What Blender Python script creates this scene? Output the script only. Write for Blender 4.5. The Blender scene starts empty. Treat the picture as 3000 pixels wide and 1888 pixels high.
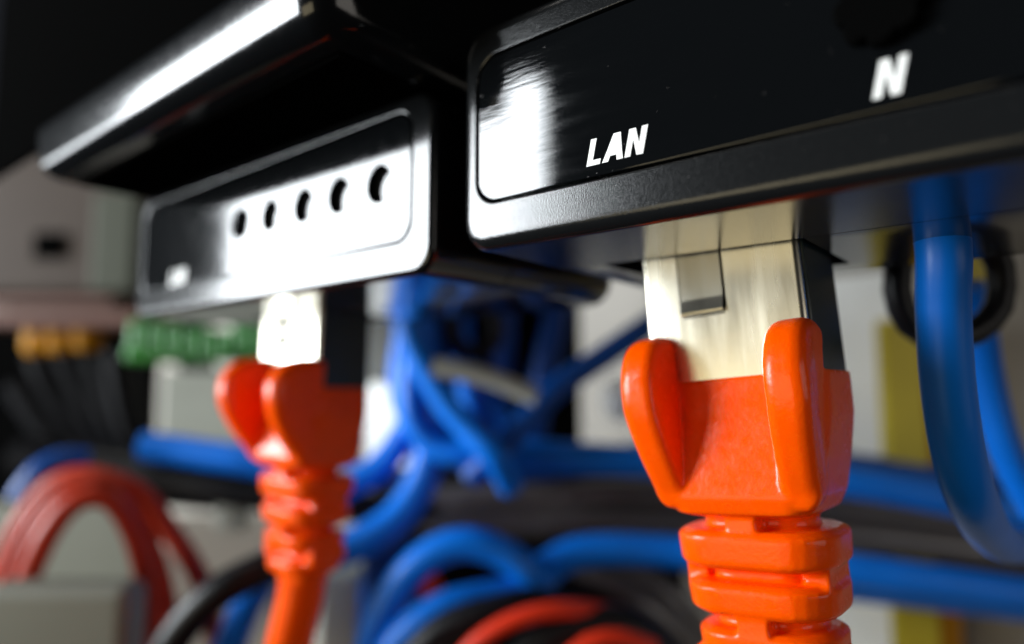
import bpy, bmesh, math, random
from mathutils import Vector, Matrix, noise
random.seed(7)
S = 0.001                                   # everything below is written in millimetres
scene = bpy.context.scene
C = scene.collection

# ------------------------------------------------------------------ camera
FPX, YAW, PITCH = 2052.0, 0.689, 0.100      # focal length in px of a 3000 px wide frame
cam = bpy.data.cameras.new('camera'); camo = bpy.data.objects.new('camera', cam); C.objects.link(camo)
cam.sensor_width = 36.0; cam.lens = FPX / 3000 * 36.0
cam.clip_start = 0.002; cam.clip_end = 20
camo.rotation_euler = (math.pi / 2 + PITCH, 0, YAW)
cam.dof.use_dof = True
cam.dof.focus_distance = 0.0438
cam.dof.aperture_fstop = 12.0
cam.dof.aperture_blades = 7
scene.camera = camo
SN, CS = math.sin(YAW), math.cos(YAW)
def at(px, py, z):
    """point (mm) seen at pixel px,py of the 3000x1888 frame, z mm deep"""
    r = (px - 1500) / FPX * z; u = -(py - 944) / FPX * z
    d = z * math.cos(PITCH) - u * math.sin(PITCH); h = z * math.sin(PITCH) + u * math.cos(PITCH)
    return Vector((r * CS - d * SN, r * SN + d * CS, h))
def onY(px, py, Y):
    p = at(px, py, 1.0); return p * (Y / p.y)

# ------------------------------------------------------------------ world, light, exposure
w = bpy.data.worlds.new('World'); scene.world = w; w.use_nodes = True
bg = w.node_tree.nodes['Background']; bg.inputs[0].default_value = (0.75, 0.82, 1.0, 1); bg.inputs[1].default_value = 0.012
scene.view_settings.view_transform = 'Standard'; scene.view_settings.look = 'None'
scene.view_settings.exposure = 0.7; scene.view_settings.gamma = 1.0
scene.cycles.use_denoising = True
scene.cycles.max_bounces = 8
def area(name, loc, rot, sx, sy, radiance, col):
    l = bpy.data.lights.new(name, 'AREA'); l.shape = 'RECTANGLE'; l.size = sx * S; l.size_y = sy * S
    l.energy = radiance * math.pi * sx * sy * S * S; l.color = col
    o = bpy.data.objects.new(name, l); C.objects.link(o); o.location = Vector(loc) * S; o.rotation_euler = rot
    return o
# the window across the room: faces the devices, its sharp picture stands in the glossy fronts
DAY = (0.90, 0.96, 1.0)
area('window_light', (-624, -408, 108), (math.pi / 2, 0, 0), 528, 294, 20, DAY)
area('window_light_upper', (-381, -408, 268), (math.pi / 2, 0, 0), 36, 24, 25, DAY)
area('low_window_light', (-1325, -408, 20), (math.pi / 2, 0, 0), 870, 170, 6, DAY)
area('ceiling_light', (-250, -120, 620), (math.radians(12), 0, 0), 420, 160, 2.2, (1.0, 0.96, 0.9))
area('cream_fill_light', (-150, -420, -70), (math.pi / 2 + .2, 0, -.1), 240, 200, 1.5, (1.0, 0.86, 0.55))  # added fill that gives the plug metal its cream reflection

area('side_fill_light', (480, -60, 60), (math.pi / 2, 0, math.radians(88)), 340, 260, 1.1, (1.0, 0.93, 0.85))  # added fill from the right for the shaded boot sides, no window there

# ------------------------------------------------------------------ materials
def mat(name, col, rough=0.5, metal=0.0, ior=1.5, spec=.5, crough=0.3, bump=0.0, bscale=1500, stretch=None, sss=0.0, var=0.0, vscale=150, rvar=0.0, coat=0.0, sheen=None):
    m = bpy.data.materials.new(name); m.use_nodes = True; n = m.node_tree; b = n.nodes['Principled BSDF']
    b.inputs['Base Color'].default_value = (*col, 1); b.inputs['Roughness'].default_value = rough
    b.inputs['Metallic'].default_value = metal; b.inputs['IOR'].default_value = ior
    b.inputs['Coat Weight'].default_value = coat; b.inputs['Coat Roughness'].default_value = crough; b.inputs['Specular IOR Level'].default_value = spec
    if sss:
        b.inputs['Subsurface Weight'].default_value = sss; b.inputs['Subsurface Scale'].default_value = 0.0012
        b.inputs['Subsurface Radius'].default_value = (1.0, 0.35, 0.08)
    tc = n.nodes.new('ShaderNodeTexCoord'); mp = n.nodes.new('ShaderNodeMapping'); n.links.new(tc.outputs['Object'], mp.inputs[0])
    if stretch:
        mp.inputs['Rotation'].default_value = stretch[1]; mp.inputs['Scale'].default_value = stretch[0]
    def nz(scale, det=3):
        t = n.nodes.new('ShaderNodeTexNoise'); t.inputs['Scale'].default_value = scale; t.inputs['Detail'].default_value = det
        n.links.new(mp.outputs[0], t.inputs[0]); return t
    if bump:
        t = nz(bscale); bp = n.nodes.new('ShaderNodeBump'); bp.inputs['Strength'].default_value = bump; bp.inputs['Distance'].default_value = 0.0001
        n.links.new(t.outputs[0], bp.inputs['Height']); n.links.new(bp.outputs[0], b.inputs['Normal'])
    if var:
        t = nz(vscale, 4); mx = n.nodes.new('ShaderNodeMix'); mx.data_type = 'RGBA'
        mx.inputs[6].default_value = (*[c * (1 - var) for c in col], 1); mx.inputs[7].default_value = (*[min(1, c * (1 + var)) for c in col], 1)
        n.links.new(t.outputs[0], mx.inputs[0]); n.links.new(mx.outputs[2], b.inputs['Base Color'])
    if rvar:
        t = nz(bscale * .4, 4); mr = n.nodes.new('ShaderNodeMapRange'); mr.inputs[1].default_value = .3; mr.inputs[2].default_value = .75
        mr.inputs[3].default_value = max(.02, rough - rvar); mr.inputs[4].default_value = rough + rvar
        n.links.new(t.outputs[0], mr.inputs[0]); n.links.new(mr.outputs[0], b.inputs['Roughness'])
    return m
BR = ((0.10, 1, 1.0), (0, math.radians(-14), 0))
M = dict(
    panel=mat('glossy_black_panel', (0.003, 0.0035, 0.004), 0.05, bump=0.05, bscale=2600, stretch=BR, rvar=0.03),
    shellb=mat('smooth_satin_plastic', (0.005, 0.0055, 0.006), 0.12, bump=0.04, bscale=6000, rvar=.02),
    lip=mat('lip_black_plastic', (0.004, 0.0045, 0.005), 0.15, rvar=.03, bump=.05, bscale=3000),
    panelb=mat('hazed_black_panel', (0.003, 0.0035, 0.004), 0.07, rvar=.02, bump=.02, bscale=2000),
    shell=mat('satin_black_plastic', (0.007, 0.0075, 0.008), 0.17, bump=0.10, bscale=9000, rvar=0.03),
    under=mat('smooth_black_plastic', (0.010, 0.010, 0.011), 0.13, bump=0.03, bscale=4000),
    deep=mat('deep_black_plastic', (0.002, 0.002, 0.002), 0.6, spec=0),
    lens=mat('lamp_lens', (0.02, 0.02, 0.022), 0.08),
    ink=mat('white_print', (0.92, 0.92, 0.90), 0.5),
    metal=mat('nickel_shield', (0.58, 0.55, 0.455), 0.25, 1.0, var=.06, vscale=300, bump=0.07, bscale=1400, stretch=((1, 1, .12), (0, 0, 0)), rvar=0.07),
    glass=mat('side_reflection_plastic', (0.02, 0.035, 0.04), 0.2),
    orange=mat('orange_rubber', (1.0, 0.088, 0.0), 0.24, spec=.24, var=.10, vscale=400, bump=0.18, bscale=2900, sss=0.3, rvar=0.08),
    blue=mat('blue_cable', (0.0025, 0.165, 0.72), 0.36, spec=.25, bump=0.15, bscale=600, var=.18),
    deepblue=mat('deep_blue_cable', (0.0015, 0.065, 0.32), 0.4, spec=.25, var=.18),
    black=mat('black_cable', (0.006, 0.006, 0.007), 0.4, spec=.25),
    coverg=mat('green_grey_plastic', (0.085, 0.09, 0.07), 0.6, spec=.1, var=.08),
    coverg2=mat('dusty_grey_plastic', (0.30, 0.31, 0.27), 0.6, spec=.1, var=.15),
    matte=mat('matt_black_cable', (0.006, 0.006, 0.007), 0.4, spec=.05),
    greyc=mat('charcoal_cable', (0.085, 0.075, 0.072), 0.32, spec=.8, var=.2),
    red=mat('red_cable', (0.42, 0.035, 0.012), 0.36, spec=.2, var=.15),
    brightred=mat('bright_red_cable', (0.66, 0.035, 0.010), 0.38, spec=.25),
    yellow=mat('yellow_plastic', (0.52, 0.22, 0.004), 0.45, spec=.15, var=.15),
    olive=mat('olive_yellow', (0.62, 0.50, 0.02), 0.5, var=.1),
    green=mat('green_plastic', (0.003, 0.19, 0.004), 0.4, var=.3, vscale=300),
    beige=mat('beige_plastic', (0.075, 0.058, 0.048), 0.6, spec=.12, var=.08),
    pink=mat('pinkish_beige_plastic', (0.15, 0.075, 0.06), 0.5, spec=.2, var=.08),
    stone=mat('warm_grey_paint', (0.25, 0.225, 0.19), 0.6, var=.18, vscale=18),
    white=mat('white_plastic', (0.82, 0.83, 0.80), 0.4, var=.05),
    palegrey=mat('pale_grey_plastic', (0.42, 0.44, 0.38), 0.45, var=.08),
    olivegrey=mat('olive_grey_paint', (0.17, 0.175, 0.14), 0.5, var=.08),
    brown=mat('warm_brown_grey', (0.22, 0.19, 0.16), 0.6, var=.1),
    paint=mat('black_paint', (0.002, 0.002, 0.002), 0.45, spec=0),
)

# ------------------------------------------------------------------ helpers
def obj(name, bm, m, parent=None, origin=(0, 0, 0), smooth=True, angle=35, wn=False):
    o0 = Vector(origin)
    bmesh.ops.recalc_face_normals(bm, faces=bm.faces[:])
    for v in bm.verts: v.co = (v.co - o0) * S
    me = bpy.data.meshes.new(name); bm.to_mesh(me); bm.free()
    if smooth:
        me.polygons.foreach_set('use_smooth', [True] * len(me.polygons))
        try: me.set_sharp_from_angle(angle=math.radians(angle))
        except Exception: pass
    me.materials.append(M[m]); o = bpy.data.objects.new(name, me); C.objects.link(o)
    if wn: md = o.modifiers.new('face_weighted', 'WEIGHTED_NORMAL'); md.weight = 100; md.keep_sharp = True
    if parent is not None: o.parent = parent
    else: o.location = o0 * S
    return o
def tag(o, label, cat=None, group=None, kind=None):
    if label: o['label'] = label
    if cat: o['category'] = cat
    if group: o['group'] = group
    if kind: o['kind'] = kind
    return o
def thing(name, loc, label, cat, group=None):
    o = bpy.data.objects.new(name, None); C.objects.link(o); o.location = Vector(loc) * S; o.empty_display_size = .002
    return tag(o, label, cat, group)
def box(bm, x0, x1, y0, y1, z0, z1, bev=0.0, seg=3):
    r = bmesh.ops.create_cube(bm, size=1.0)
    for v in r['verts']:
        v.co = Vector(((x0 + x1) / 2 + v.co.x * (x1 - x0), (y0 + y1) / 2 + v.co.y * (y1 - y0), (z0 + z1) / 2 + v.co.z * (z1 - z0)))
    if bev:
        es = list({e for v in r['verts'] for e in v.link_edges})
        bmesh.ops.bevel(bm, geom=es, offset=bev, segments=seg, affect='EDGES', profile=.5)
    return bm
def rrect(hx, hz, r, n=8):
    """rounded rectangle outline, counter-clockwise, 4n+4 points"""
    r = min(r, hx - 1e-4, hz - 1e-4); P = []
    for cx, cz, a0 in ((hx - r, hz - r, 0), (-hx + r, hz - r, 90), (-hx + r, -hz + r, 180), (hx - r, -hz + r, 270)):
        for k in range(n + 1):
            a = math.radians(a0 + 90 * k / n); P.append((cx + r * math.cos(a), cz + r * math.sin(a)))
    return P
def loft(bm, rings, cap0=True, cap1=True):
    R = [[bm.verts.new(p) for p in r] for r in rings]; n = len(R[0])
    for a, b in zip(R, R[1:]):
        for i in range(n): bm.faces.new((a[i], a[(i + 1) % n], b[(i + 1) % n], b[i]))
    if cap0: bm.faces.new(R[0][::-1])
    if cap1: bm.faces.new(R[-1])
    return bm
def evaluated(o, *cutters):
    """bake an object's modifiers into its own mesh and remove the cutters"""
    dg = bpy.context.evaluated_depsgraph_get(); me = bpy.data.meshes.new_from_object(o.evaluated_get(dg))
    o.modifiers.clear(); old = o.data; o.data = me; bpy.data.meshes.remove(old)
    for c in cutters:
        d = c.data; bpy.data.objects.remove(c); bpy.data.meshes.remove(d)
def cut(o, bm, origin):
    c = obj('cutter', bm, 'deep', None, origin, smooth=False)
    c.location = Vector(origin) * S
    md = o.modifiers.new('cut', 'BOOLEAN'); md.operation = 'DIFFERENCE'; md.object = c; md.solver = 'EXACT'
    bpy.context.view_layer.update(); evaluated(o, c)
    o.data.name = o.name
def spline(P, step=2.0):
    P = [Vector(p) for p in P]; Q = [P[0] * 2 - P[1]] + P + [P[-1] * 2 - P[-2]]; out = []
    for i in range(1, len(Q) - 2):
        a, b, c, d = Q[i - 1:i + 3]; n = max(2, int((c - b).length / step))
        for k in range(n):
            t = k / n
            out.append(.5 * (2 * b + (c - a) * t + (2 * a - 5 * b + 4 * c - d) * t * t + (3 * b - a - 3 * c + d) * t ** 3))
    out.append(P[-1]); return out
def tube(P, rad, n=20, step=2.0, flat=None, rfun=None):
    bm = bmesh.new(); P = spline(P, step); up = None; rings = []
    for i, p in enumerate(P):
        t = (P[min(i + 1, len(P) - 1)] - P[max(i - 1, 0)]).normalized()
        if up is None: up = t.orthogonal().normalized()
        up = (up - t * up.dot(t)).normalized(); sd = t.cross(up)
        r = rad if rfun is None else rfun(i / (len(P) - 1))
        rings.append([p + (up * math.cos(2 * math.pi * k / n) + sd * math.sin(2 * math.pi * k / n)) * r for k in range(n)])
    return loft(bm, rings)
def cable(name, pts, rad, m, label, cat, group=None):
    """pts: (px, py, z mm) triples"""
    P = [at(*p) for p in pts]
    return tag(obj(name, tube(P, rad), m, None, P[0]), label, cat, group)

# ------------------------------------------------------------------ the setting
bm = bmesh.new(); box(bm, -900, 200, 172, 176, -160, 120)
tag(obj('back_wall', bm, 'stone', None, (0, 172, 0)), 'warm grey wall far behind the cables', None, None, 'structure')
bm = bmesh.new(); box(bm, -142, 120, 66.5, 69, 13, 120, .4, 1)  # added black sheet in place of the shaded wall behind the devices
tag(obj('shade_plate', bm, 'paint', None, (-100, 66, 13)), 'black plate standing in for shade behind both black devices', 'shade plate')

# ------------------------------------------------------------------ the black devices
def shell_rings(cx, cz, hx, hz, r, yf, yb, fr, ox, oz, orad, ocx, ocz, groove):
    """front cover: groove wall, front rim, fillet, side walls back to yb"""
    def ring(hx_, hz_, r_, y, cx_=cx, cz_=cz): return [(cx_ + a, y, cz_ + b) for a, b in rrect(hx_, hz_, r_)]
    R = [ring(ox, oz, orad, yf + groove, ocx, ocz), ring(ox, oz, orad, yf + .06, ocx, ocz), ring(ox + .06, oz + .06, orad, yf, ocx, ocz)]
    R.append(ring(ox + .14, oz + .14, orad, yf, ocx, ocz)); R.append(ring(hx - fr - .12, hz - fr - .12, r - .6, yf))
    for k in range(13):
        t = math.radians(90 * k / 12); ins = fr * (1 - math.sin(t))
        R.append(ring(hx - ins, hz - ins, max(.3, r - ins * .6), yf + fr * (1 - math.cos(t))))
    R.append(ring(hx, hz, r, yb)); return R
def device(name, label, x0, x1, z0, z1, yf, ysplit, yb, fr, ix0, ix1, iz0, iz1, slots, holes=(), pm='panel', sm='shell'):
    t = thing(name, ((x0 + x1) / 2, yf, z0), label, 'network device')
    o = Vector(((x0 + x1) / 2, yf, z0))
    cx, cz, hx, hz = (x0 + x1) / 2, (z0 + z1) / 2, (x1 - x0) / 2, (z1 - z0) / 2
    bm = bmesh.new()
    loft(bm, shell_rings(cx, cz, hx, hz, 2.2, yf, ysplit, fr, (ix1 - ix0) / 2, (iz1 - iz0) / 2, 1.9, (ix0 + ix1) / 2, (iz0 + iz1) / 2, 1.2))
    obj('front_cover', bm, sm, t, o, angle=50, wn=True)
    bm = bmesh.new(); g = .2
    def ring(ins, y): return [((ix0 + ix1) / 2 + a, y, (iz0 + iz1) / 2 + b) for a, b in rrect((ix1 - ix0) / 2 - g - ins, (iz1 - iz0) / 2 - g - ins, 1.75)]
    loft(bm, [ring(0, yf + 1.1), ring(0, yf + .10), ring(.02, yf + .055), ring(.05, yf + .03), ring(.10, yf + .02)])
    p = obj('front_panel', bm, pm, t, o, angle=8)
    if holes:
        cb = bmesh.new()
        for hx_, hz_, hr in holes:
            loft(cb, [[(hx_ + hr * math.cos(a * math.pi / 20), y, hz_ + hr * math.sin(a * math.pi / 20)) for a in range(40)] for y in (yf - 1, yf + 1.06)])
        t_loc = o
        p.parent = None; p.location = o * S
        cut(p, cb, o)
        p.parent = t; p.location = (0, 0, 0)
        for hx_, hz_, hr in holes:
            lb = bmesh.new()
            rr = [(hr - .02, 1.09), (hr - .02, .92), (hr - .08, .90), (hr * .5, .90)]
            loft(lb, [[(hx_ + q * math.cos(a * math.pi / 16), yf + y, hz_ + q * math.sin(a * math.pi / 16)) for a in range(32)] for q, y in rr])
            obj('lamp_lens', lb, 'lens', t, o, angle=10)
    bm = bmesh.new(); sp = .14
    R = [[(cx + a, y, cz + b) for a, b in rrect(hx - i_, hz - i_, 2.2)] for y, i_ in ((ysplit + sp, .12), (ysplit + sp + .08, .02), (ysplit + .5, .02), (yb - 1.2, .02), (yb - .4, .3), (yb, 1.1))]
    loft(bm, R)
    h = obj('rear_housing', bm, 'under', None, o, angle=50)
    for (sx0, sx1, sy0, sy1) in slots:
        cb = bmesh.new(); box(cb, sx0, sx1, ysplit - 1, sy1, z0 - 2, z0 + 9); cut(h, cb, o)
    h.parent = t; h.location = (0, 0, 0)
    for (sx0, sx1, sy0, sy1) in slots:
        # lining of the socket
        sb = bmesh.new(); box(sb, sx0 + .3, sx1 - .3, sy0 + .4, sy1 - .3, z0 + 8.2, z0 + 8.9)
        obj('port', sb, 'deep', t, o, smooth=False)
    return t, o
def letter(polys, x, y, z, h, shear=.22, w=1.0):
    bm = bmesh.new()
    for poly in polys:
        a = [bm.verts.new((x + (px * w + pz * shear) * h, y, z + pz * h)) for px, pz in poly]
        b = [bm.verts.new((v.co.x, y + .03, v.co.z)) for v in a]; n = len(a)
        bm.faces.new(a); bm.faces.new(b[::-1])
        for i in range(n): bm.faces.new((a[i], b[i], b[(i + 1) % n], a[(i + 1) % n]))
    return bm
GL = [[(0, 0), (.52, 0), (.52, .20), (.22, .20), (.22, 1), (0, 1)]]
GA = [[(0, 0), (.23, 0), (.285, .20), (.50, .20), (.555, 0), (.78, 0), (.53, 1), (.25, 1)][:3] + [(.50, .20), (.555, 0), (.78, 0), (.53, 1), (.25, 1)]]
# A: outer outline with its counter, as strips that butt end to end
GA = [[(0, 0), (.23, 0), (.275, .20), (.50, .20), (.545, 0), (.775, 0), (.665, .40), (.455, .40), (.3875, .72), (.32, .40), (.11, .40)],
      [(.11, .40), (.32, .40), (.3875, .72), (.455, .40), (.665, .40), (.52, 1), (.255, 1)]]
GN = [[(0, 0), (.21, 0), (.21, .60), (.43, 0), (.66, 0), (.66, 1), (.45, 1), (.45, .42), (.23, 1), (0, 1)]]
def write(parent, o, glyphs, x, z, h, y, w=1.0):
    for g, adv in glyphs:
        obj('printed_letter', letter(g, x, y, z, h, w=w), 'ink', parent, o, smooth=False); x += adv * h * w

# device A (right, in focus)
XA0, YA, ZB = -34.6, 36.15, 10.0
pa = onY(1718, 490, YA); pb = onY(1884, 452, YA); pt = onY(1727, 411, YA)
pn0 = onY(2556, 293, YA); pn1 = onY(2640, 275, YA); pnt = onY(2565, 170, YA)
dA, oA = device('network_device', 'black device with glossy LAN front panel, orange cable plugged into its underside',
    XA0, 14.0, ZB, 26.6, YA, 46.6, 63.7, 1.0, -33.1, 12.0, 13.2, 24.1, [(-29.1, -13.9, 46.7, 58.5)])
h = pt.z - pa.z
LW = (pb.x - pa.x) / (h * (.60 + .83 + .66))
write(dA, oA, [(GL, .60), (GA, .83), (GN, .66)], pa.x, pa.z, h, YA - .012, LW)
hN = (pnt.z - pn0.z) * .9
write(dA, oA, [(GN, .7)], pn0.x, pn0.z, hN, YA - .012, (pn1.x - pn0.x) / (.66 * hN))
# scalloped black nut at the top right of the panel
k0 = onY(2582, 20, YA); bm = bmesh.new()
def sc(y, r, d): return [(k0.x + (r + d * abs(math.cos(4.0 * a)) ** .6) * math.cos(a), y, k0.z + (r + d * abs(math.cos(4.0 * a)) ** .6) * math.sin(a)) for a in [2 * math.pi * i / 96 for i in range(96)]]
loft(bm, [sc(YA + .02, 1.75, .35), sc(YA - .5, 1.75, .35), sc(YA - .7, 1.6, .32)])
obj('knurled_nut', bm, 'deep', dA, oA, angle=40)

bm = bmesh.new(); rd = random.Random(5)
for _ in range(70):
    a, r_ = rd.uniform(0, 6.28), rd.uniform(.012, .032); x_, z_ = rd.uniform(-33.5, 6), rd.choice((rd.uniform(11.4, 24.5), rd.uniform(11.4, 13.6))); l_ = rd.choice((1, 1, 1.4, 3.5))
    bm.faces.new([bm.verts.new((x_ + r_ * l_ * math.cos(a + q) , YA - .004, z_ + r_ * math.sin(a + q))) for q in (0, 1.7, 3.1, 4.6)])
tag(obj('dust', bm, 'greyc', dA, oA, smooth=False), None, kind='stuff')
# device B (left of it, blurred) with five round lamps
pan = [onY(x, y, 37.2) for x, y in ((707, 659), (790, 633), (888, 603), (992, 573), (1110, 538))]
zl = [p.z for p in pan]; hr = 1.66
zc = sum(zl) / 5
dB, oB = device('network_device', 'black device with five round lamps on its glossy front, left of the LAN device',
    -92.0, -38.6, 9.2, 24.2, 37.2, 46.9, 64.2, .6, -90.0, -41.0, 12.0, 23.0, [(-82.5, -66.2, 47.0, 58.5)],
    [(p.x, zc, hr) for p in pan], 'panelb', 'shellb')
pb0 = onY(497, 838, 37.2)
write(dB, oB, [(GL, .60), (GA, .83), (GN, .66)], pb0.x, pb0.z, 1.75, 37.2 - .012, .95)

# device C: overhanging unit on top of B with a rounded glossy lip
tc_ = thing('stacked_device', (-63, 25.5, 24.4), 'black unit with a rounded glossy lip overhanging the five lamp device', 'network device')
oC = Vector((-63, 25.5, 24.4))
bm = bmesh.new()
pr = [(64, 24.4)]; y, z = 25.5, 29.7; face = [(25.9, 30.25), (25.62, 30.12), (25.5, 29.9)]
for k in range(12):                          # gently curved face, leaning in towards the bottom
    t = math.radians(12.5 * (k + .5) / 12); dz = 3.3 / 12; y += math.tan(t) * dz; z -= dz; face.append((y, z))
fr = 2.3                                     # then a tighter fillet to the underside
for k in range(1, 11):
    t0 = math.radians(12.5 + 77.5 * (k - .5) / 10); ds = fr * math.radians(7.75); y += math.sin(t0) * ds; z -= math.cos(t0) * ds; face.append((y, z))
pr = [(64, z)] + face[::-1] + [(30.5, 30.25), (30.5, 60), (64, 60)]
L0, L1 = -92.6, -37.4
rings = []
for x, ins in ((L0, .9), (L0 + .3, .4), (L0 + .9, 0.08), (L0 + 1.6, 0), (L1 - 3.2, 0), (L1 - 2.0, .15), (L1 - .9, .8), (L1 - .25, 1.7), (L1, 2.8)):
    rings.append([(x, yy + (ins if yy < 40 else 0), zz + (ins * .5 if zz < 27 else 0)) for yy, zz in pr])
loft(bm, rings); obj('casing', bm, 'lip', tc_, oC, angle=50)
bm = bmesh.new(); box(bm, L0 + 1.8, L1 - 3.2, 29.6, 63.5, z - .3, z - .02, .08, 1); obj('base_plate', bm, 'paint', tc_, oC)
bm = bmesh.new(); box(bm, -128, -38, 29.6, 30.48, 32, 62, .3, 2); obj('black_backing', bm, 'paint', tc_, oC)  # black sheet added to keep the area above the lip black

# ------------------------------------------------------------------ the shielded plugs with orange boots
def make_patch_cable(loc, lean, label, tail, reach=0.0):
    """origin: centre of the plug's front face at z = 0; y runs back into the plug"""
    t = thing('patch_cable', loc, label, 'network cable', 'orange patch cables plugged in from below')
    bm = bmesh.new(); box(bm, -5.85, 5.85, 0, 7.6, -1.5, 15, .45, 3)
    obj('plug', bm, 'metal', t, wn=True)
    bm = bmesh.new()
    # pressed spring tongue: thin plate standing proud of the shield, with a bent lip
    pts = [(-.06, 13.5), (-.06, 6.75), (-.10, 6.55), (-.34, 5.75), (-.30, 5.6), (.02, 5.5)]
    loft(bm, [[(x, y, z) for y, z in pts] + [(x, .05, 5.6), (x, .05, 13.5)] for x in (-2.8, -2.7, .3, .4)])
    obj('spring_tongue', bm, 'metal', t, angle=25)
    bm = bmesh.new(); box(bm, .42, .58, -.03, .1, 5.8, 13.5); box(bm, -2.9, -2.82, -.02, .1, 5.8, 13.5); box(bm, -2.7, .4, -.03, .08, 5.36, 5.44)
    obj('tongue_slit', bm, 'deep', t, smooth=False)
    bm = bmesh.new(); box(bm, 5.80, 6.0, .55, 7.4, -1, 13, .08, 1)
    obj('side_cover', bm, 'glass', t)  # bluish glassy side, its dark colour stands in for a dark reflection
    # rubber boot, joined into one skin
    bm = bmesh.new()
    def sec(z, cx, cy, hx, hy, r): return [(cx + a, cy + b, z) for a, b in rrect(hx, hy, r, 6)]
    loft(bm, [sec(.9, 0, 3.85, 6.45, 3.95, 1.5), sec(-2, 0, 3.75, 6.5, 4.15, 1.5), sec(-5, .0, 3.5, 6.35, 4.45, 1.6), sec(-7.2, .0, 3.35, 6.1, 4.7, 1.8), sec(-8.3, .0, 3.4, 5.7, 4.4, 2.0), sec(-8.6, 0, 3.6, 5.0, 3.6, 2.0)])
    fin = [(1.2, 3.9), (.2, 4.25), (-1.0, 4.2), (-2.3, 3.8), (-3.3, 2.9), (-3.9, 1.5), (-4.0, 0), (-3.75, -1.8), (-3.1, -3.7), (-2.3, -5.4), (-1.4, -6.9), (-.8, -8.0), (1.2, -7.6)]
    fin = [(y + (y + .8) * reach if y < -.8 else y, z) for y, z in fin]
    fin = [(p.y, p.z) for p in spline([Vector((0, *q)) for q in fin], .28)]
    def fring(x, s):
        c = Vector((-1.0, -1.0)); return [(x, c.x + (y - c.x) * s, c.y + (z - c.y) * (1 - (1 - s) * .6)) for y, z in fin]
    for sx in (-1, 1):
        loft(bm, [fring(sx * 3.75, .80), fring(sx * 3.95, .93), fring(sx * 4.4, 1.0), fring(sx * 5.7, 1.0), fring(sx * 6.2, .93), fring(sx * 6.5, .78)])
    for v in bm.verts:
        if v.co.z < -1: v.co.x *= 1 - .021 * (-1 - v.co.z)
    loft(bm, [sec(-8.0, 0, 3.7, 3.9, 2.6, 2.2), sec(-22, 0, 3.6, 3.1, 2.4, 2)])                  # core
    zs = [(-9.5, -12.1, 5.55, 4.3), (-12.95, -15.2, 5.2, 4.1), (-16.05, -18.2, 4.8, 3.8), (-19.0, -20.9, 4.4, 3.6)]
    for za, zb, hx, hy in zs:
        loft(bm, [sec(za, 0, 3.6, hx - .5, hy - .5, 2.8), sec(za - .35, 0, 3.6, hx, hy, 3.0), sec(zb + .4, 0, 3.6, hx - .1, hy - .1, 3.0), sec(zb, 0, 3.6, hx - .6, hy - .6, 2.8)])
    for i, (za, zb) in enumerate(((-8.2, -9.9), (-11.7, -13.4), (-14.8, -16.5), (-17.7, -19.4))):
        if i % 2 == 0: box(bm, -1.1, 1.1, -.4 + i * .12, 7.4 - i * .12, zb, za)
        else:
            for sx in (-1, 1): box(bm, sx * 4.1 - .8, sx * 4.1 + .8, 1.2, 6.0, zb, za)
    bmesh.ops.recalc_face_normals(bm, faces=bm.faces[:])
    bt = obj('boot', bm, 'orange', None, smooth=False)
    md = bt.modifiers.new('skin', 'REMESH'); md.mode = 'VOXEL'; md.voxel_size = .14 * S; md.use_smooth_shade = True
    md = bt.modifiers.new('soft', 'SMOOTH'); md.iterations = 9; md.factor = .5
    bpy.context.view_layer.update(); evaluated(bt); bt.parent = t
    P = [(0, 3.6, -20.0)] + tail
    obj('cord', tube(P, 2.75, 28, 1.0), 'orange', t)
    t.rotation_euler = (0, lean, 0)
    return t
make_patch_cable((-19.5, 47.2, ZB - 10.0 + .15), math.radians(-4.5),
    'sharp orange booted network cable with metal plug under the LAN panel, nearest the camera', [(0, 3.6, -30), (0.5, 3.6, -45), (2, 4, -80)])
make_patch_cable((-73.6, 47.2, ZB - 10.0 - .2), math.radians(1.5),
    'blurred orange booted cable with white highlights plugged under the five lamp device', [(-.3, 3.6, -24), (-1.6, 3.0, -31), (-3, 2.0, -45), (-5, 2, -80)], .45)

# ------------------------------------------------------------------ cables plugged into A, right side
def ccable(*a, **k): return cable(*a, **k)
P = [Vector((-7.6, 54.5, 14)), at(2762, 720, 46.5), at(2762, 900, 47), at(2775, 1120, 47.5), at(2805, 1320, 48), at(2845, 1460, 50), at(2895, 1555, 56), at(2960, 1600, 66), at(3040, 1590, 80), at(3140, 1560, 95)]
tag(obj('network_cable', tube(P, 1.66, 28, 1.0), 'blue', None, P[0]), 'thick blue cable hanging from the underside of the LAN device at right', 'network cable')

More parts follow.
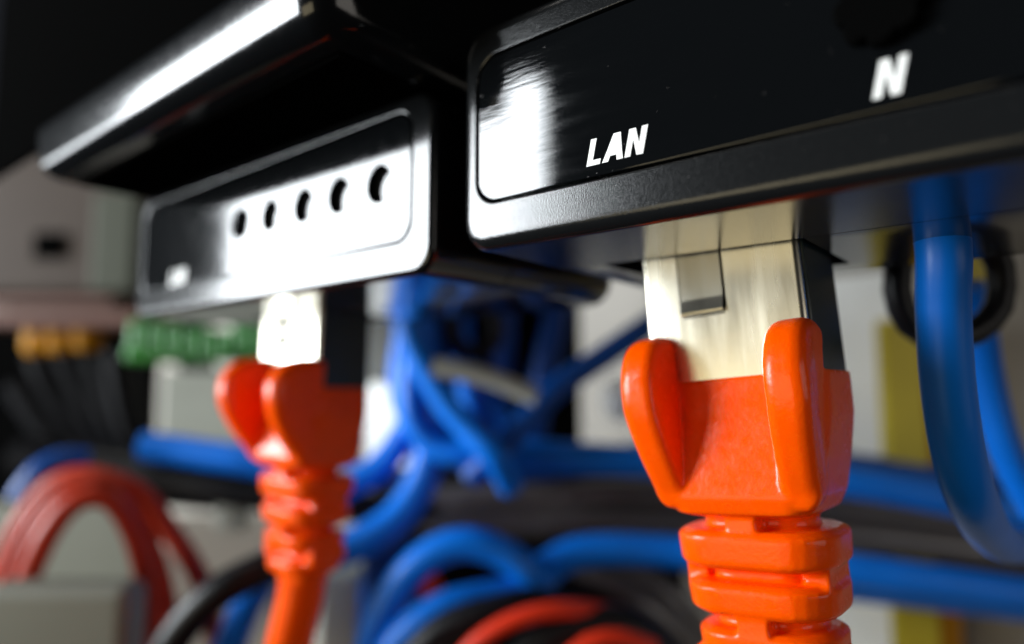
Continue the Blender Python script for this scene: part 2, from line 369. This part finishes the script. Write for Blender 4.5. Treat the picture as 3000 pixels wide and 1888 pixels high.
# ------------------------------------------------------------------ background
Z = 125
G = 'blurred blue cables behind the orange boots'
B_ = [
 ([(1150, 600, 118), (1190, 830, 118), (1205, 1000, 118), (1290, 1160, 116), (1380, 1270, 114), (1450, 1340, 112), (1495, 1425, 116)], 2.1, 'blue', 'blue cable forming the left arm and tip of the V'),
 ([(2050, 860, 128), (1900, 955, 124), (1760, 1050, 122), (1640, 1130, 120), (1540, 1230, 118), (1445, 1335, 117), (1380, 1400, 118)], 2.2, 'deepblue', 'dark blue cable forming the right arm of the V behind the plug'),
 ([(1240, 700, 128), (1235, 950, 128), (1240, 1130, 128), (1190, 1260, 128), (1110, 1370, 127), (1000, 1430, 126)], 2.6, 'blue', 'blue cable curving down left beside the bright white panel'),
 ([(1290, 1100, 124), (1275, 1250, 124), (1240, 1400, 122), (1160, 1520, 120), (1030, 1600, 118), (900, 1640, 118)], 2.9, 'blue', 'blue cable sweeping down left to the ribs of the blurred boot'),
 ([(1210, 880, 128), (1190, 1020, 128), (1185, 1160, 127), (1250, 1280, 126), (1370, 1330, 124), (1560, 1335, 122), (1900, 1355, 122), (2300, 1390, 120), (2600, 1430, 118), (3100, 1530, 116)], 2.75, 'blue', 'long blue cable running level just above the black cable bundle'),
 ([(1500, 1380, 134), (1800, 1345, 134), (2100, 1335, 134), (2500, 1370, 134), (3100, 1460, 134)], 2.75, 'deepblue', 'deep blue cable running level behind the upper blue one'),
 ([(1560, 1720, 118), (1640, 1640, 118), (1760, 1612, 118), (2000, 1620, 118), (2450, 1665, 114), (2700, 1700, 112), (3100, 1760, 110)], 2.75, 'blue', 'long blue cable running level under the black cable bundle'),
 ([(2300, 1690, 124), (2500, 1720, 122), (2800, 1755, 120), (3100, 1790, 118)], 2.4, 'blue', 'lower blue cable at the right edge below the bundle'),
 ([(1060, 1980, 112), (1110, 1830, 112), (1180, 1700, 112), (1270, 1620, 112), (1370, 1592, 112), (1480, 1625, 112), (1560, 1700, 112), (1580, 1800, 116)], 2.6, 'blue', 'light blue cable arching over the pink red stub'),
 ([(1110, 1990, 108), (1180, 1870, 108), (1290, 1790, 108), (1420, 1755, 110), (1540, 1735, 112), (1600, 1660, 118)], 2.7, 'blue', 'blue cable curving below the arch at bottom centre'),
 ([(640, 2000, 112), (680, 1880, 112), (730, 1760, 112), (800, 1650, 112), (900, 1590, 116)], 2.6, 'blue', 'bright blue cable just left of the blurred orange cord'),
 ([(420, 1310, 135), (520, 1320, 135), (620, 1335, 134), (720, 1350, 133), (820, 1370, 133)], 2.9, 'blue', 'short level blue cable left of the blurred boot'),
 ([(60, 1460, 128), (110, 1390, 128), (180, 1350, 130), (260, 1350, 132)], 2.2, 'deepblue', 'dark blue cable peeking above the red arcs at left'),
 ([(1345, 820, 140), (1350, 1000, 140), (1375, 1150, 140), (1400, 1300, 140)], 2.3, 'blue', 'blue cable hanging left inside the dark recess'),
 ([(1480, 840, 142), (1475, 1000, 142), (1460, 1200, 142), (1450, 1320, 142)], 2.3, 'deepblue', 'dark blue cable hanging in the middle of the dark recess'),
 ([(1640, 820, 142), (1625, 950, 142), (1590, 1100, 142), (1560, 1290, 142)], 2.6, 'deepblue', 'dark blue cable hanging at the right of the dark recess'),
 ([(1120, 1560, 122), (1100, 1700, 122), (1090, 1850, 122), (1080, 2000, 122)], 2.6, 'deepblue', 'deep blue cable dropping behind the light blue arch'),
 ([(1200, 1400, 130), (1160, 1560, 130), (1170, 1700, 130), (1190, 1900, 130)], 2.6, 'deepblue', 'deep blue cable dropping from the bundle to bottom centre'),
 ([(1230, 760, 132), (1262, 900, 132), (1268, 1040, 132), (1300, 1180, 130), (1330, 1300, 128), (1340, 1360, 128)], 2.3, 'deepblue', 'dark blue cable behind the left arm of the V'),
 ([(1225, 1000, 124), (1205, 1130, 123), (1215, 1240, 122), (1265, 1305, 121), (1340, 1330, 120), (1420, 1318, 120), (1520, 1322, 122), (1700, 1340, 126)], 2.2, 'blue', 'bright blue cable crossing level just under the V'),
 ([(1330, 1000, 132), (1400, 1120, 132), (1460, 1200, 132), (1520, 1300, 132), (1560, 1340, 134)], 1.8, 'blue', 'thin blue cable slanting across the dark recess'),
 ([(2830, 840, 74), (2868, 960, 75), (2895, 1130, 76), (2950, 1330, 76), (3040, 1500, 76)], 1.7, 'blue', 'thin blue cable at the right edge behind the thick blue cable'),
]
for pts, r, m, lab in B_: cable('network_cable', pts, r, m, lab, 'network cable', G)
GK = 'black cables running level behind the boots'
K_ = [
 ([(1200, 1470, 140), (1500, 1460, 138), (1900, 1450, 136), (2400, 1480, 134), (3100, 1570, 130)], 3.0, 'greyc', 'charcoal cable at the top of the level black bundle'),
 ([(1240, 1540, 138), (1500, 1535, 136), (1900, 1535, 134), (2400, 1560, 132), (3100, 1640, 128)], 3.0, 'greyc', 'charcoal cable at the bottom of the level black bundle'),
 ([(1100, 1420, 144), (1500, 1415, 144), (1900, 1415, 142), (2400, 1450, 140), (3100, 1520, 138)], 3.4, 'black', 'black cable behind the charcoal pair, just above them'),
 ([(1100, 1505, 146), (1500, 1500, 144), (1900, 1500, 142), (2400, 1530, 138), (3100, 1610, 134)], 4.2, 'black', 'thick black cable between the two charcoal ones'),
 ([(1100, 1585, 146), (1500, 1580, 142), (1900, 1585, 140), (2400, 1620, 136), (3100, 1700, 132)], 3.2, 'black', 'lowest black cable of the level bundle, above the blue one'),
 ([(240, 1390, 140), (500, 1410, 138), (760, 1450, 136), (1000, 1480, 136), (1250, 1500, 138)], 3.2, 'black', 'black cable running level behind the ribs of the blurred boot'),
 ([(200, 1350, 145), (420, 1380, 144), (700, 1430, 144), (1000, 1440, 144)], 3.4, 'black', 'black cable lying over the top of the red arcs'),
]
for pts, r, m, lab in K_: cable('power_cable', pts, r, m, lab, 'cable', GK)
# dark arcs along the bottom
GD = 'dark cable arcs along the bottom'
D_ = [
 ([(440, 2010, 104), (520, 1860, 104), (620, 1750, 104), (740, 1680, 106), (900, 1620, 112)], 2.6, 'black', 'black cable arc with pale sheen at bottom left of the orange cord'),
 ([(1180, 1960, 104), (1290, 1850, 104), (1420, 1800, 104), (1560, 1770, 106), (1700, 1800, 110)], 2.4, 'black', 'black cable arc above the red one at bottom centre'),
 ([(1480, 2010, 100), (1580, 1880, 100), (1700, 1830, 100), (1850, 1840, 100), (1960, 1930, 100)], 2.6, 'black', 'black cable arc between the two bright red ones'),
 ([(1560, 1690, 126), (1720, 1700, 126), (1880, 1770, 124), (1990, 1870, 124), (2060, 2000, 124)], 2.8, 'greyc', 'charcoal cable arc falling right toward the sharp boot'),
 ([(1620, 1640, 134), (1800, 1660, 134), (1960, 1750, 132), (2060, 1900, 132)], 3.0, 'greyc', 'outer charcoal cable arc just behind the sharp boot'),
 ([(1500, 1720, 124), (1650, 1730, 122), (1800, 1790, 120), (1900, 1900, 120)], 2.6, 'black', 'inner black cable arc inside the charcoal arcs'),
]
for pts, r, m, lab in D_: cable('power_cable', pts, r, m, lab, 'cable', GD)
GR = 'red cable arcs'
R_ = [
 ([(0, 1680, 122), (60, 1540, 122), (150, 1425, 122), (260, 1395, 122), (400, 1440, 122), (510, 1570, 122), (600, 1730, 122), (650, 1960, 124)], 1.8, 'red', 'outer red cable arc at lower left'),
 ([(20, 1860, 112), (80, 1700, 112), (150, 1550, 112), (225, 1468, 113), (315, 1460, 114), (385, 1550, 116), (430, 1720, 118), (445, 2000, 120)], 1.8, 'red', 'inner red cable arc nearest the olive grey box'),
 ([(-10, 1800, 117), (50, 1640, 117), (130, 1500, 117), (235, 1422, 118), (345, 1440, 120), (430, 1560, 122), (490, 1750, 122), (510, 2000, 124)], 1.5, 'red', 'middle red cable arc between the outer and inner ones'),
 ([(1310, 1990, 98), (1400, 1880, 98), (1530, 1808, 98), (1680, 1785, 99), (1820, 1800, 102)], 1.25, 'brightred', 'bright red cable arc at bottom centre'),
 ([(1640, 1960, 96), (1720, 1886, 96), (1820, 1868, 96), (1920, 1900, 96)], 1.2, 'brightred', 'short bright red cable arc at the bottom edge left of the sharp boot'),
]
for pts, r, m, lab in R_: cable('network_cable', pts, r, m, lab, 'network cable', GR)
cable('network_cable', [(1225, 1650, 114), (1245, 1700, 114), (1290, 1770, 114)], 2.1, 'brightred', 'short pink red cable stub under the light blue arch', 'network cable')
cable('cable_tie', [(1270, 1075, 112), (1380, 1095, 112), (1480, 1125, 112), (1570, 1165, 112)], 1.5, 'palegrey', 'pale grey strap lying across the dark recess', 'strap')
cable('power_cable', [(2640, 740, 66), (2628, 850, 66), (2665, 950, 66), (2750, 990, 66), (2850, 975, 66), (2925, 900, 66), (2930, 780, 66), (2880, 690, 66)], 1.25, 'black', 'black cable loop around the thick blue cable at right', 'cable')
GY = 'black cables under the yellow plugs'
for i, (a, lab) in enumerate((
  ([(110, 1040, 238), (150, 1140, 238), (230, 1250, 238), (360, 1370, 241), (500, 1420, 245)], 'leftmost black cable falling from the yellow plugs'),
  ([(185, 1030, 236), (230, 1130, 236), (290, 1250, 236), (400, 1370, 239), (520, 1430, 245)], 'second black cable falling from the yellow plugs'),
  ([(265, 1020, 232), (300, 1130, 232), (345, 1260, 232), (420, 1360, 236), (560, 1440, 241)], 'third black cable falling from the yellow plugs'),
  ([(345, 960, 229), (355, 1100, 229), (390, 1260, 229), (460, 1380, 230), (600, 1450, 234)], 'rightmost straight black cable beneath the beige device'),
  ([(490, 1000, 220), (560, 1060, 220), (640, 1130, 223), (720, 1200, 227)], 'short black cable slanting from the yellow plug to the boot'))):
    cable('power_cable', a, 4.6 if i == 3 else 4.0, 'matte', lab, 'cable', GY)

def panel_box(name, px0, py0, px1, py1, z, depth, m, label, cat, bev=1.0, parent=None, rz=YAW, kind=None, rx=0):
    a = at(px0, py1, z); b = at(px1, py0, z); c = (a + b) / 2
    wd = math.hypot(b.x - a.x, b.y - a.y); ht = b.z - a.z
    bm = bmesh.new(); box(bm, -wd / 2, wd / 2, 0, depth, -ht / 2, ht / 2, bev, 3)
    R = Matrix.Rotation(rz, 3, 'Z')
    for v in bm.verts: v.co = R @ v.co + c
    if parent is None:
        base = Vector((c.x, c.y, c.z - ht / 2)); return tag(obj(name, bm, m, None, base, wn=True), label, cat, None, kind)
    return obj(name, bm, m, parent, parent.location / S, wn=True)
cable('power_cable', [(60, 1340, 215), (200, 1370, 215), (360, 1395, 215), (520, 1420, 215), (700, 1440, 215)], 7, 'matte', 'thick black cable lying level over the red arcs at left', 'cable')
cable('power_cable', [(60, 1120, 240), (160, 1260, 240), (300, 1370, 240), (460, 1440, 240)], 6, 'matte', 'thick black cable at the far left edge behind the yellow plug cables', 'cable')
# beige device at far left with its dark window, trims and yellow plugs beneath
bz = thing('beige_device', at(240, 905, 212), 'blurred beige device with a dark square window at far left', 'device')
panel_box('casing', -60, 380, 396, 868, 212, 60, 'beige', None, None, 3, bz)
panel_box('side_cover', 268, 560, 392, 856, 209, 4, 'coverg', None, None, 1, bz)
panel_box('window', 96, 680, 186, 758, 210, 3, 'deep', None, None, .3, bz)
panel_box('trim', -60, 868, 330, 892, 208, 50, 'pink', None, None, .6, bz)
panel_box('trim', -60, 893, 350, 910, 214, 50, 'brown', None, None, .3, bz)
panel_box('trim', -60, 910, 410, 958, 206, 50, 'pink', None, None, 1.3, bz)
GP = 'yellow plugs under the beige device'
for i, (x, y, s, lab) in enumerate(((110, 1000, 34, 'leftmost yellow plug under the beige device'), (178, 995, 36, 'second yellow plug from the left under the beige device'),
     (255, 988, 40, 'third yellow plug from the left under the beige device'), (455, 985, 58, 'single large yellow plug with slanting black cable beside the green block'))):
    yp = thing('yellow_plug', at(x, y + 40, 223), lab, 'plug', GP)
    z = 223; c = at(x, y, z); r = s / FPX * z
    bm = bmesh.new(); 
    loft(bm, [[(c.x + q * r * math.cos(a * math.pi / 12), c.y + q * r * math.sin(a * math.pi / 12), c.z + zz) for a in range(24)] for q, zz in ((.9, 4), (1, 3.6), (1, -2.4), (.85, -3.4), (.6, -4.2))])
    obj('plug_body', bm, 'yellow', yp, yp.location / S)
    bm = bmesh.new(); box(bm, c.x - r * .5, c.x + r * .5, c.y - r * .5, c.y + r * .5, c.z + 3.6, c.z + 6, .2, 2)
    obj('plug_tip', bm, 'pink', yp, yp.location / S)
# green terminal block, each pole its own part
gt = thing('terminal_block', at(560, 1080, 170), 'bright green terminal block behind the yellow plug and blurred boot', 'terminal block')
panel_box('rail', 360, 1010, 790, 1060, 173, 12, 'green', None, None, 1, gt)
for k in range(8):
    x = 372 + 50 * k; dy = (k * 37 % 31) - 10
    panel_box('pole', x, 945 + dy, x + 43, 1040 + dy, 168, 8, 'green', None, None, 1.2, gt)
# pale boxes and panels
panel_box('cabinet_insert', 1056, 1120, 1215, 1420, 150, 6, 'white', 'bright white panel standing right of the blurred boot', 'panel', 1, rz=.25)
panel_box('grey_box', 1050, 900, 1225, 1112, 152, 20, 'palegrey', 'pale olive grey box above the bright white panel', 'box', 1.5)
panel_box('connector_block', 1035, 850, 1165, 915, 140, 10, 'white', 'small light grey block right under the five lamp device', 'connector', 1)
panel_box('cabinet_insert', 470, 1085, 1040, 1300, 215, 6, 'coverg2', 'pale panel below the green terminal block', 'panel', 1)
panel_box('grey_box', 930, 1690, 1048, 1990, 130, 15, 'palegrey', 'narrow pale grey box at the bottom right of the orange cord', 'box', 1)
panel_box('grey_box', -80, 1725, 366, 2050, 104, 7, 'olivegrey', 'olive grey box in the bottom left corner inside the red arcs', 'box', 2)
panel_box('pale_panel', 470, 1530, 800, 2050, 160, 8, 'stone', 'pale cover behind the black arc left of the orange cord', 'panel', 1)
panel_box('dark_backing', -80, 950, 440, 1520, 262, 6, 'deep', 'black backing added to darken the gaps behind the black cables at far left', 'cover', 1)  # added sheet, its black stands in for the dark between the cables
panel_box('grey_cover', -80, 1480, 450, 1800, 190, 6, 'olivegrey', 'dim grey cover seen through the red arcs', 'cover', 1)
panel_box('dark_backing', 1085, 1390, 2010, 2100, 168, 6, 'deep', 'black backing added to darken the gaps behind the arcs at bottom centre', 'cover', 1)  # added backdrop, blacks out the pale wall between the cables
panel_box('pale_panel', 2380, 790, 2690, 2100, 150, 6, 'white', 'white panel standing in for lit wall between the sharp boot and the olive upright strip', 'cover', 1, rz=-.15)  # white colour carries the brightness of the lit wall
panel_box('small_connector', 630, 1450, 710, 1560, 148, 6, 'coverg2', 'small blurred grey connector left of the boot ribs', 'connector', 1)
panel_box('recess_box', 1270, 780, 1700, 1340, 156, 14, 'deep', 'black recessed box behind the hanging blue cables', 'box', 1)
c0 = at(1390, 960, 130)
ring = [c0 + Vector((CS * 4.2 * math.cos(a), SN * 4.2 * math.cos(a), 4.8 * math.sin(a))) for a in [2 * math.pi * i / 12 for i in range(13)]]
tag(obj('rubber_grommet', tube(ring, 1.6), 'black', None, c0), 'black rubber ring in front of the dark recess', 'grommet')
# white round button behind the sharp boot
c0 = at(1812, 1170, 140); bm = bmesh.new(); bmesh.ops.create_uvsphere(bm, u_segments=24, v_segments=14, radius=4.2)
for v in bm.verts: v.co = Vector((v.co.x * .8, v.co.y * .6, v.co.z)) + c0
tag(obj('knob', bm, 'white', None, c0), 'small white rounded knob left of the sharp orange boot', 'knob')
# upright strips at the right
for (x0, x1, y0, y1, z, m, lab) in ((2648, 2700, 930, 2050, 132, 'olive', 'olive yellow upright strip behind the thick blue cable'), (2722, 2758, 930, 2050, 136, 'yellow', 'narrow orange brown upright strip beside the olive one'),
        (2800, 2960, 740, 900, 104, 'olive', 'yellow patch seen through the black cable loop')):
    panel_box('upright_strip' if y1 > 1500 else 'yellow_tag', x0, y0, x1, y1, z, 3, m, lab, 'strip' if y1 > 1500 else 'tag', .6)
